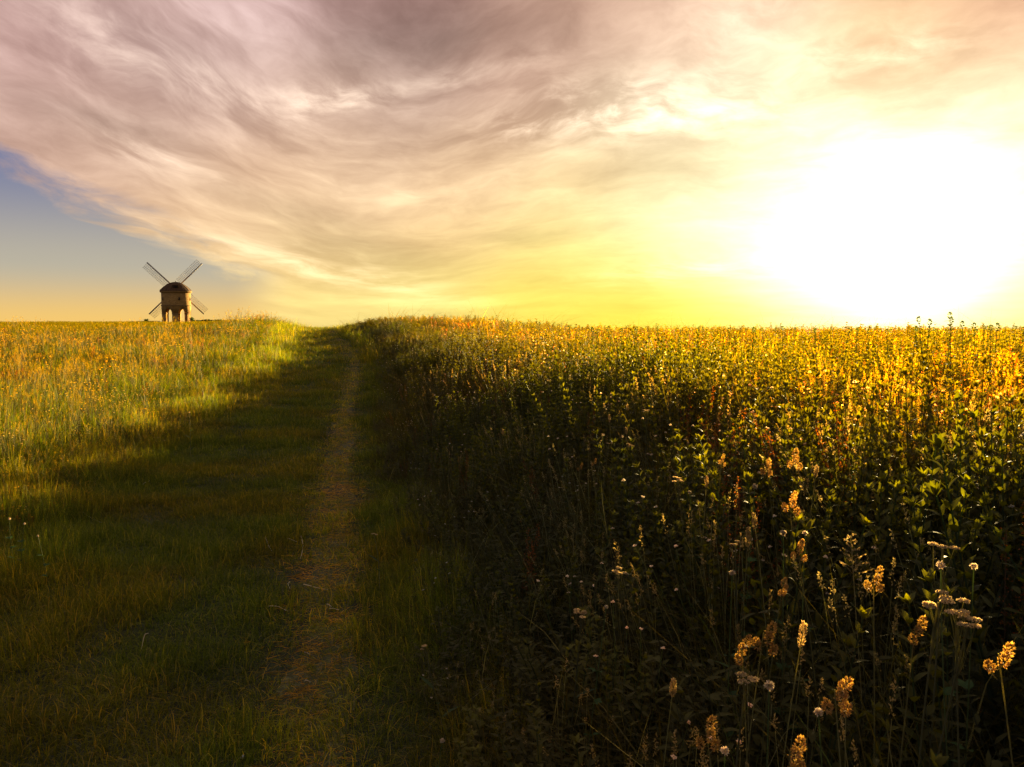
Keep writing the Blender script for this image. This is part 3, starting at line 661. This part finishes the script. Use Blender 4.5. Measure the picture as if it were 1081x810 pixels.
# ------------------------------------------------------------------ windmill: round tower on six arched piers, domed cap, four lattice sails
def windmill():
    D = 205.0; d = ray(186.6, 340.5); t = D / d[1]; wx, wy, wz = d[0] * t, D, EYE + d[2] * t
    root = empty('windmill', (wx, wy, wz), R(0)); face = math.atan2(wx, wy); root.rotation_euler = (0, 0, -face)
    tag(root, 'round stone windmill on open arches with a domed cap and four lattice sails', 'windmill')
    Ro, Ri = 3.5, 2.75; zs, zc, zt = 2.25, 3.45, 4.25     # springing, crown, top of the arcade
    def pol(rad, deg, z): a = R(deg); return (rad * math.sin(a), -rad * math.cos(a), z)
    half = 17.5
    cent = [-5 + 60 * k for k in range(6)]
    def archz(dd):                                        # underside of the arcade at dd degrees from an arch centre
        return zs + (zc - zs) * math.sqrt(max(0, 1 - (dd / half) ** 2))
    g = G(); st = 2.5; A = []
    for k in range(6):
        c0 = cent[k] + 30
        A += [(c0 + dd, archz(dd)) for dd in np.linspace(-half, half, 19)]
        A += [(c0 + half + x, zs) for x in (4, 8.3, 12.5, 16.7, 21)]
    n = len(A)
    V = []
    for (dg, z0) in A: V += [pol(Ro, dg, z0), pol(Ro, dg, zt), pol(Ri, dg, z0), pol(Ri, dg, zt)]
    Q = []
    for i in range(n):
        j = (i + 1) % n; a, b_ = 4 * i, 4 * j
        Q += [[a, b_, b_ + 1, a + 1], [a + 2, a + 3, b_ + 3, b_ + 2], [a, a + 2, b_ + 2, b_]]
    g.add(V, Q, (1, 1, 1)); meshobj('arcade', quadmesh('arcade', *g.arr()[:2]), M_stone, root)
    for c0 in cent:                                       # piers
        g = G(); ds = np.linspace(-12.4, 12.4, 7); V = []
        for z in (-.6, zs + .02):
            V += [pol(Ro - .005, c0 + q, z) for q in ds] + [pol(Ri + .005, c0 + q, z) for q in ds[::-1]]
        m = 14; Q = [[i, (i + 1) % m, m + (i + 1) % m, m + i] for i in range(m)]
        Q += [[m + i, m + i + 1, m + 12 - i, m + 13 - i] for i in range(6)]
        g.add(V, Q, (1, 1, 1)); p = meshobj('pier', quadmesh('pier', *g.arr()[:2]), M_stone, root)
        b = G(); V = []
        for z in (zs - .16, zs + .03):
            V += [pol(Ro + .09, c0 + q, z) for q in ds * 1.04] + [pol(Ri - .09, c0 + q, z) for q in ds[::-1] * 1.04]
        Q2 = Q + [[i + 1, i, 13 - i, 12 - i] for i in range(6)]
        b.add(V, Q2, (1, 1, 1)); meshobj('capital', quadmesh('capital', *b.arr()[:2]), M_trim, p)
    g = G(); g.revolve([(.01, zt + .02), (Ro - .01, zt + .02)], 48); g.revolve([(Ro - .02, zt - .003), (Ro - .02, 7.65), (Ri, 7.65), (Ri, zt + .03)], 64)
    tw = meshobj('tower_wall', quadmesh('tower_wall', *g.arr()[:2], smooth=False), M_stone, root)
    g = G(); g.revolve([(Ro - .05, zt - .14), (Ro + .13, zt - .1), (Ro + .15, zt + .08), (Ro - .05, zt + .14)], 64); meshobj('string_course', quadmesh('string_course', *g.arr()[:2]), M_trim, root)
    g = G(); g.revolve([(Ro - .05, 7.4), (Ro + .14, 7.48), (Ro + .30, 7.66), (Ro + .32, 7.82), (Ro - .3, 7.86)], 64); meshobj('cornice', quadmesh('cornice', *g.arr()[:2]), M_trim, root)
    for dg, z, w_, h_ in ((12, 5.9, .38, .62), (72, 5.9, .38, .62), (-62, 5.9, .38, .62)):   # windows
        g = G(); x, y, _ = pol(Ro - .01, dg, 0); a = R(dg); rot = [[math.cos(a), -math.sin(a), 0], [math.sin(a), math.cos(a), 0], [0, 0, 1]]
        for dx_, dz, sw, sh in ((-w_ / 2 - .05, 0, .1, h_ + .2), (w_ / 2 + .05, 0, .1, h_ + .2), (0, h_ / 2 + .05, w_, .1), (0, -h_ / 2 - .05, w_, .1)):
            g.box((x + math.cos(a) * dx_, y + math.sin(a) * dx_, z + dz), (sw, .14, sh), rot=rot)
        wi = meshobj('window', quadmesh('window', *g.arr()[:2]), M_trim, root)
        g = G(); g.box((x, y, z), (w_ - .005, .08, h_ - .005), rot=rot); meshobj('pane', quadmesh('pane', *g.arr()[:2]), M_dark, wi)
    prof = [(Ro + .30, 7.84), (Ro + .31, 8.02)] + [((Ro + .28) * x_, 8.04 + 2.15 * (1 - x_ * x_)) for x_ in np.linspace(1, .004, 14)]
    g = G(); g.revolve(prof, 64); cap = meshobj('cap', quadmesh('cap', *g.arr()[:2]), M_lead, root)
    for k in range(16):
        a = k / 16 * 2 * np.pi + .1; g2 = [(rad * 1.004 * math.cos(a), rad * 1.004 * math.sin(a), z + .012) for rad, z in prof[1:]]
        g = G() if k == 0 else g; g.tube(g2, .035, (1, 1, 1), 4)
    meshobj('seam_rolls', quadmesh('seam_rolls', *g.arr()[:2]), M_lead, cap)
    g = G(); g.revolve([(.001, 10.55), (.07, 10.45), (.09, 10.35), (.05, 10.22), (.16, 10.12), (.22, 10.0)][::-1], 12); meshobj('finial', quadmesh('finial', *g.arr()[:2]), M_lead, cap)
    g = G(); g.box((0, -2.55, 8.86), (1.3, 1.3, .62)); g.box((0, -2.62, 9.23), (1.5, 1.5, .1)); dm = meshobj('dormer', quadmesh('dormer', *g.arr()[:2]), M_lead, cap)
    g = G(); g.box((0, -3.215, 8.84), (.9, .03, .42)); meshobj('hatch', quadmesh('hatch', *g.arr()[:2]), M_dark, dm)
    # windshaft and sails on the far side of the tower
    hz, hy = 8.75, 4.55
    g = G(); g.bar((0, 2.6, 8.85), (0, hy + .3, hz), .42, .42, up=(0, 0, 1)); sh = meshobj('windshaft', quadmesh('windshaft', *g.arr()[:2]), M_wood, root)
    hd = np.array([0, hy, hz])
    for k, ang in enumerate((135.5, 45.5, -44.5, 225.5)):
        a = R(ang); u = np.array([math.cos(a), 0, math.sin(a)]); v = np.array([-math.sin(a), 0, math.cos(a)])   # v: anticlockwise side
        off = np.array([0, .16 if k % 2 else -.16, 0])
        g = G(); g.bar(hd + off - u * (.05), hd + off + u * 9.3, .34, .26, up=(0, 1, 0))
        stock = meshobj('sail', quadmesh('sail', *g.arr()[:2]), M_wood, root)
        L = G(); tw_ = .16
        for s in np.arange(1.9, 9.25, .42):
            ti = R(18 - s * 1.2); e = v * math.cos(ti) * 1.62 + np.array([0, math.sin(ti) * 1.62, 0])
            p = hd + off + u * s; L.bar(p + v * .02, p + e, .07, .05, up=(0, 1, 0))
        for f in (.34, .67, 1.0):
            P = [hd + off + u * s + (v * math.cos(R(18 - s * 1.2)) + np.array([0, math.sin(R(18 - s * 1.2)), 0])) * 1.62 * f for s in (1.9, 4.3, 6.8, 9.22)]
            for p0, p1 in zip(P[:-1], P[1:]): L.bar(p0, p1, .06, .05, up=(0, 1, 0))
        meshobj('lattice', quadmesh('lattice', *L.arr()[:2]), M_wood, stock)
    # low growth by the mill
    def shrub(px, w_, h_, lab, seed, dist=203.0, name='shrub'):
        r = np.random.default_rng(seed); d = ray(px, 340.5); t = dist / d[1]; x, y = d[0] * t, dist; z = wz if name == 'shrub' else EYE + d[2] * t
        z = float(ground(x, y))
        o = empty(name, (x, y, z)); g = G()
        for i in range(5): g.tube(curve_pts((r.normal(0, w_ * .1), r.normal(0, .1), -.1), (r.normal(0, w_ * .3), r.normal(0, .2), h_ * .8), 0, 4), .03, (.08, .06, .04), 4)
        part('trunk', g, M_f, o); g = G(); n = int(260 * max(1, w_)); 
        P = np.stack([r.uniform(-.5, .5, n) * w_, r.normal(0, .35, n), np.zeros(n)], 1)
        P[:, 2] = (.15 + .85 * r.uniform(0, 1, n) ** .7) * h_ * (.55 + .6 * vnoise(P[:, 0] + 50, P[:, 1], 1.1, seed)) * np.sqrt(np.clip(1.05 - (2 * P[:, 0] / w_) ** 4, 0, 1))
        flakes(g, P, r.normal(0, 1, (n, 3)), .22, .13, (.03, .045, .012), r); part('crown', g, M_f, o); tag(o, lab, 'shrub' if name == 'shrub' else 'hedge')
    shrub(202.6, .9, 1.3, 'small dark bush at the right foot of the windmill', 3)
    shrub(154.5, .8, .9, 'tiny bush on the field horizon left of the windmill', 4)
    shrub(231, 14.0, .55, 'thin dark hedge line on the field horizon right of the windmill', 5, 208.0, 'hedge')
windmill()


# ------------------------------------------------------------------ sky
w = bpy.data.worlds.new('World'); SC.world = w; w.use_nodes = True; nt = w.node_tree; nt.nodes.clear(); ln = nt.links.new
class S_:
    def __init__(s, k): s.k = k
    def m(s, op, *o, clamp=False):
        n = nt.nodes.new('ShaderNodeMath'); n.operation = op; n.use_clamp = clamp
        for i, a in enumerate((s,) + o):
            if isinstance(a, S_): ln(a.k, n.inputs[i])
            else: n.inputs[i].default_value = a
        return S_(n.outputs[0])
    def __add__(s, o): return s.m('ADD', o)
    __radd__ = __add__
    def __mul__(s, o): return s.m('MULTIPLY', o)
    __rmul__ = __mul__
    def __sub__(s, o): return s.m('SUBTRACT', o)
    def __rsub__(s, o): return (s * -1.0) + o
    def __truediv__(s, o): return s.m('DIVIDE', o)
def mapr(s, a, b, c=0., d=1., smooth=True):
    n = nt.nodes.new('ShaderNodeMapRange'); n.interpolation_type = 'SMOOTHSTEP' if smooth else 'LINEAR'
    ln(s.k, n.inputs[0]); 
    for i, v in enumerate((a, b, c, d)): n.inputs[i + 1].default_value = v
    return S_(n.outputs[0])
def vec(x, y, z=0.0):
    n = nt.nodes.new('ShaderNodeCombineXYZ')
    for i, a in enumerate((x, y, z)):
        if isinstance(a, S_): ln(a.k, n.inputs[i])
        else: n.inputs[i].default_value = a
    return n.outputs[0]
def noise(v, scale, detail=6., rough=.55, dist=0.):
    n = nt.nodes.new('ShaderNodeTexNoise'); ln(v, n.inputs['Vector']); n.inputs['Scale'].default_value = scale; n.inputs['Detail'].default_value = detail
    n.inputs['Roughness'].default_value = rough; n.inputs['Distortion'].default_value = dist; return S_(n.outputs[0])
def vm(op, a, b=None, sc=None):
    n = nt.nodes.new('ShaderNodeVectorMath'); n.operation = op
    for i, x in enumerate((a, b)):
        if x is None: continue
        if isinstance(x, S_): x = x.k
        if hasattr(x, 'is_linked') or isinstance(x, bpy.types.NodeSocket): ln(x, n.inputs[i])
        else: n.inputs[i].default_value = x
    if sc is not None:
        if isinstance(sc, S_): ln(sc.k, n.inputs['Scale'])
        else: n.inputs['Scale'].default_value = sc
    return n.outputs[0]
def lin(c): 
    c = np.array(c) / 255.0; return np.where(c <= .04045, c / 12.92, ((c + .055) / 1.055) ** 2.4)
def azel(px, py):
    d = ray(px, py); d = d / np.linalg.norm(d); return math.degrees(math.atan2(d[0], d[1])), math.degrees(math.asin(d[2]))
tc = nt.nodes.new('ShaderNodeTexCoord'); sx = nt.nodes.new('ShaderNodeSeparateXYZ'); ln(tc.outputs['Generated'], sx.inputs[0])
dx, dy, dz = S_(sx.outputs[0]), S_(sx.outputs[1]), S_(sx.outputs[2])
az = dx.m('ARCTAN2', dy) * 57.2958; el = dz.m('ARCSINE') * 57.2958
# streak coordinates of the high cloud: along the azimuth, across the height, bent so the streaks sag on the left and rise in the middle
def curve(x, lo, hi, pts_):
    n = nt.nodes.new('ShaderNodeFloatCurve'); u_ = mapr(x, lo, hi, smooth=False); ln(u_.k, n.inputs[1]); cu = n.mapping.curves[0]
    ys = [p[1] for p in pts_]; y0, y1 = min(ys), max(ys)
    P_ = [((p[0] - lo) / (hi - lo), (p[1] - y0) / (y1 - y0)) for p in pts_]
    cu.points[0].location = P_[0]; cu.points[1].location = P_[-1]
    for p in P_[1:-1]: cu.points.new(*p)
    n.mapping.update(); return S_(n.outputs[0]) * (y1 - y0) + y0
slope = [(-60, -.10), (-34, -.14), (-26, -.24), (-18, -.26), (-12, -.10), (-7, .06), (-1, .13), (5, .08), (10, -.02), (18, 0.0), (60, .05)]
fx_ = np.linspace(-60, 60, 25); sl_ = np.interp(fx_, [p[0] for p in slope], [p[1] for p in slope]); fy_ = np.concatenate([[0], np.cumsum((sl_[1:] + sl_[:-1]) / 2 * np.diff(fx_))])
bend_ = curve(az, -60, 60, list(zip(fx_, fy_)))
yy0 = ((el.m('MAXIMUM', 0.0) * .2 + 1.0).m('LOGARITHM', math.e)) * 6.0 - bend_ * .55
w1 = noise(vec(az * .06, yy0 * .35, 3.1), 1.0, 3., .5); w2 = noise(vec(az * .16, yy0 * .9, 9.7), 1.0, 3., .5)
ac2 = yy0 + (w1 - .5) * 1.3 + (w2 - .5) * .7
al2 = az + (w2 - .5) * 4.0
streak = noise(vec(al2 * .085, ac2 * .62, 1.0), 1.0, 7., .52, .1)
fine = noise(vec(al2 * .20, ac2 * 1.8, 5.0), 1.0, 9., .62, .15)
broad = noise(vec(al2 * .035, ac2 * .38, 7.0), 1.0, 4., .5)
def blob(px, py, sw, sh, ang=0.0):
    """soft patch of the sky centred where the pixel looks, sizes in degrees, turned by ang"""
    a0, e0 = azel(px, py); c, s = math.cos(R(ang)), math.sin(R(ang))
    a = az - a0; e = el - e0
    p = (a * c + e * s) * (1 / sw); q_ = (e * c - a * s) * (1 / sh)
    return ((p * p + q_ * q_) * -1.0).m('EXPONENT')
# colour of the lit cloud sheet, interpolated between places in the sky
ctl = [(0,0,200,162,156),(26,26,204,164,155),(130,20,208,172,164),(200,60,214,180,170),(270,30,192,155,151),(430,20,168,132,124),(560,40,190,149,130),(690,30,224,182,156),(800,40,244,208,176),(930,50,250,206,156),(1060,30,236,180,146),
 (30,110,198,160,146),(170,110,214,180,164),(300,100,220,184,162),(430,110,205,172,155),(560,120,208,168,144),(680,120,248,224,190),(800,120,252,230,188),(930,110,246,216,164),(1060,110,253,232,186),
 (130,170,216,176,150),(250,190,224,182,148),(380,190,240,202,166),(500,190,244,205,160),(620,190,253,220,160),(740,190,253,232,172),(870,180,254,246,205),(1060,180,255,250,210),
 (230,250,236,196,152),(350,260,240,202,150),(470,260,241,199,140),(590,260,252,222,148),(705,250,255,246,192),(780,250,255,250,205),(1070,260,255,250,200),
 (60,320,250,206,128),(200,325,250,214,132),(330,320,250,220,128),(450,325,253,234,134),(560,325,254,230,74),(670,328,253,236,20),(760,320,255,240,60),(630,300,253,230,110),(900,330,255,246,120),(1075,300,255,246,120),(1075,345,254,230,70)]
acc = None; wt = None
for (px, py, *c) in ctl:
    b_ = blob(px, py, 5.2, 3.6); c = lin(c); c = c * .97
    t_ = vm('SCALE', tuple(float(k) for k in c), None, b_)
    acc = t_ if acc is None else vm('ADD', acc, t_); wt = b_ if wt is None else wt + b_
base_w = .004
zen = mapr(el, 12, 60, .16, .42) * base_w
acc = vm('ADD', acc, vm('SCALE', (1.0, .86, .82), None, zen)); wt = wt + base_w
cloud = vm('SCALE', acc, None, S_(nt.nodes.new('ShaderNodeValue').outputs[0]) if False else (wt.m('POWER', -1.0)))
# thickness variation of the sheet: streaks brighten and darken it
far = mapr(az.m('SUBTRACT', SUN_AZ).m('ABSOLUTE'), 6, 40)
amp = mapr(el, 0, 14, .40, 1.0) * mapr((az - SUN_AZ).m('ABSOLUTE'), 8, 34, .5, 1.0)
var = ((streak - .5) * .85 + (broad - .5) * .8 + (fine - .5) * .95) * amp + .09
gr, gg, gb = (var * 1.08).m('EXPONENT'), (var * 1.30).m('EXPONENT'), (var * 1.36).m('EXPONENT')
cloud = vm('MULTIPLY', cloud, vec(gr, gg, gb))
# bright wisps where thin ice cloud catches the light
wis = None
for a_ in [(345,103,3.2,.9,8,.9),(560,132,3.0,.9,6,1.1),(640,112,5.0,1.6,4,.8),(705,118,7.0,1.5,-3,1.0),(160,165,3.5,.8,-14,.45),(230,95,5,1.4,-20,.4),(110,45,4,2.2,-30,.4),(330,282,9,1.0,-12,.5),(470,85,9,.7,14,.35),(880,60,5,1.1,10,.4),(960,55,3.5,.8,8,.5),(780,25,5,2.5,30,.35),(730,285,6,.8,4,.6)]:
    t_ = blob(*a_[:5]) * a_[5]; wis = t_ if wis is None else wis + t_
wisp = wis * mapr(fine * .6 + streak * .4, .40, .66)
cloud = vm('ADD', cloud, vm('SCALE', (1.0, .86, .66), None, wisp * .8))
drk = None
for a_ in [(430,45,11,2.0,6,.35),(270,215,7,1.2,-14,.30),(110,130,6,1.1,-10,.18),(850,75,8,1.3,2,.30),(360,265,8,1.0,-6,.16),(560,250,5,.7,0,.15),(100,20,5,2,-20,.12)]:
    t_ = blob(*a_[:5]) * a_[5]; drk = t_ if drk is None else drk + t_
cloud = vm('SCALE', cloud, None, (drk * mapr(broad * .5 + streak * .5, .62, .38, .4, 1.2)) * -1.0 + 1.0)
# the clear gap low on the left: boundary slopes down towards the right
nsk = nt.nodes.new('ShaderNodeTexSky'); nsk.sky_type = 'NISHITA'; nsk.sun_disc = False
nsk.sun_elevation = R(SUN_EL); nsk.sun_rotation = R(SUN_AZ); nsk.air_density = 1.2; nsk.dust_density = 1.5
ax_, ex_ = azel(0, 165); bx_, bex = azel(290, 300)
edge_el = (az - ax_) * ((bex - ex_) / (bx_ - ax_)) + ex_
rag = (noise(vec(al2 * .13, ac2 * .9, 12.), 1.0, 8., .6, .4) - .5) * 6.5
cover = mapr(el - edge_el + rag, -1.1, 1.2)
t1 = mapr(el, 0, 4.2); t2 = mapr(el, 3, 10.5)
def mixc(f, a, b):
    n = nt.nodes.new('ShaderNodeMix'); n.data_type = 'RGBA'
    if isinstance(f, S_): ln(f.k, n.inputs[0])
    else: n.inputs[0].default_value = f
    for i, x in ((6, a), (7, b)):
        if isinstance(x, bpy.types.NodeSocket): ln(x, n.inputs[i])
        else: n.inputs[i].default_value = (*[float(k) for k in x], 1)
    return n.outputs[2]
clear = mixc(t2, mixc(t1, lin((250, 204, 112)), lin((190, 182, 162))), lin((124, 130, 162)))
side = mapr(az, -22, -8)
cover = cover.m('MAXIMUM', mapr(az, -19.5, -15.0))
skyc = mixc(cover, clear, cloud)
# brightness round the sun
sd = Vector((math.sin(R(SUN_AZ)) * math.cos(R(SUN_EL)), math.cos(R(SUN_AZ)) * math.cos(R(SUN_EL)), math.sin(R(SUN_EL))))
th = (dx * sd.x + dy * sd.y + dz * sd.z).m('MINIMUM', .99999).m('ARCCOSINE') * 57.2958
ga, ge = az - (SUN_AZ - .8), (el - 5.2) * 1.45
g1 = ((ga * ga + ge * ge) * (-1 / (2 * 5.4 ** 2))).m('EXPONENT'); g2 = ((th * th) * (-1 / (2 * 2.4 ** 2))).m('EXPONENT')
g3 = ((th * th) * (-1 / (2 * 9.0 ** 2))).m('EXPONENT')
glow = vm('ADD', vm('ADD', vm('SCALE', (.13, .10, .06), None, g3), vm('SCALE', (.62, .66, .84), None, g1)), vm('SCALE', (4., 3.5, 2.4), None, g2))
skyc = vm('ADD', skyc, vm('SCALE', glow, None, (var * 3.6).m('EXPONENT')))
sc_ = vm('SCALE', skyc, None, 0.5 ** EXPO * 1.0)
nis = vm('SCALE', nsk.outputs[0], None, .1)
tot = vm('ADD', vm('SCALE', sc_, None, .97), vm('SCALE', nis, None, .005))
bg = nt.nodes.new('ShaderNodeBackground'); ln(tot, bg.inputs[0]); bg.inputs[1].default_value = 1.0
ow = nt.nodes.new('ShaderNodeOutputWorld'); ln(bg.outputs[0], ow.inputs[0])
w.cycles.sampling_method = 'MANUAL'; w.cycles.sample_map_resolution = 512

# ------------------------------------------------------------------ sun, camera, render settings
ld = bpy.data.lights.new('sun', 'SUN'); ld.energy = 5.0; ld.angle = R(.6); ld.color = (1, .73, .30)
lo = bpy.data.objects.new('sun', ld); C.objects.link(lo); lo.rotation_euler = (-sd).to_track_quat('-Z', 'Y').to_euler()
cd = bpy.data.cameras.new('camera'); cam = bpy.data.objects.new('camera', cd); C.objects.link(cam); SC.camera = cam
cd.sensor_width = 36; cd.lens = F / 1081 * 36; cd.clip_end = 5000; cd.clip_start = .02
cam.location = (0, 0, EYE); cam.rotation_euler = (R(90) - PITCH, 0, 0)
SC.render.engine = 'CYCLES'
cy_ = SC.cycles; cy_.max_bounces = 5; cy_.diffuse_bounces = 3; cy_.glossy_bounces = 1; cy_.transmission_bounces = 3; cy_.volume_bounces = 0; cy_.transparent_max_bounces = 4
cy_.use_denoising = True; cy_.caustics_reflective = False; cy_.caustics_refractive = False; cy_.use_adaptive_sampling = True; cy_.adaptive_threshold = .015
cy_.volume_step_rate = 1; cy_.sample_clamp_indirect = 6
vs = SC.view_settings; vs.view_transform = 'Standard'; vs.look = 'None'; vs.exposure = EXPO; vs.gamma = 1; vs.use_curve_mapping = False
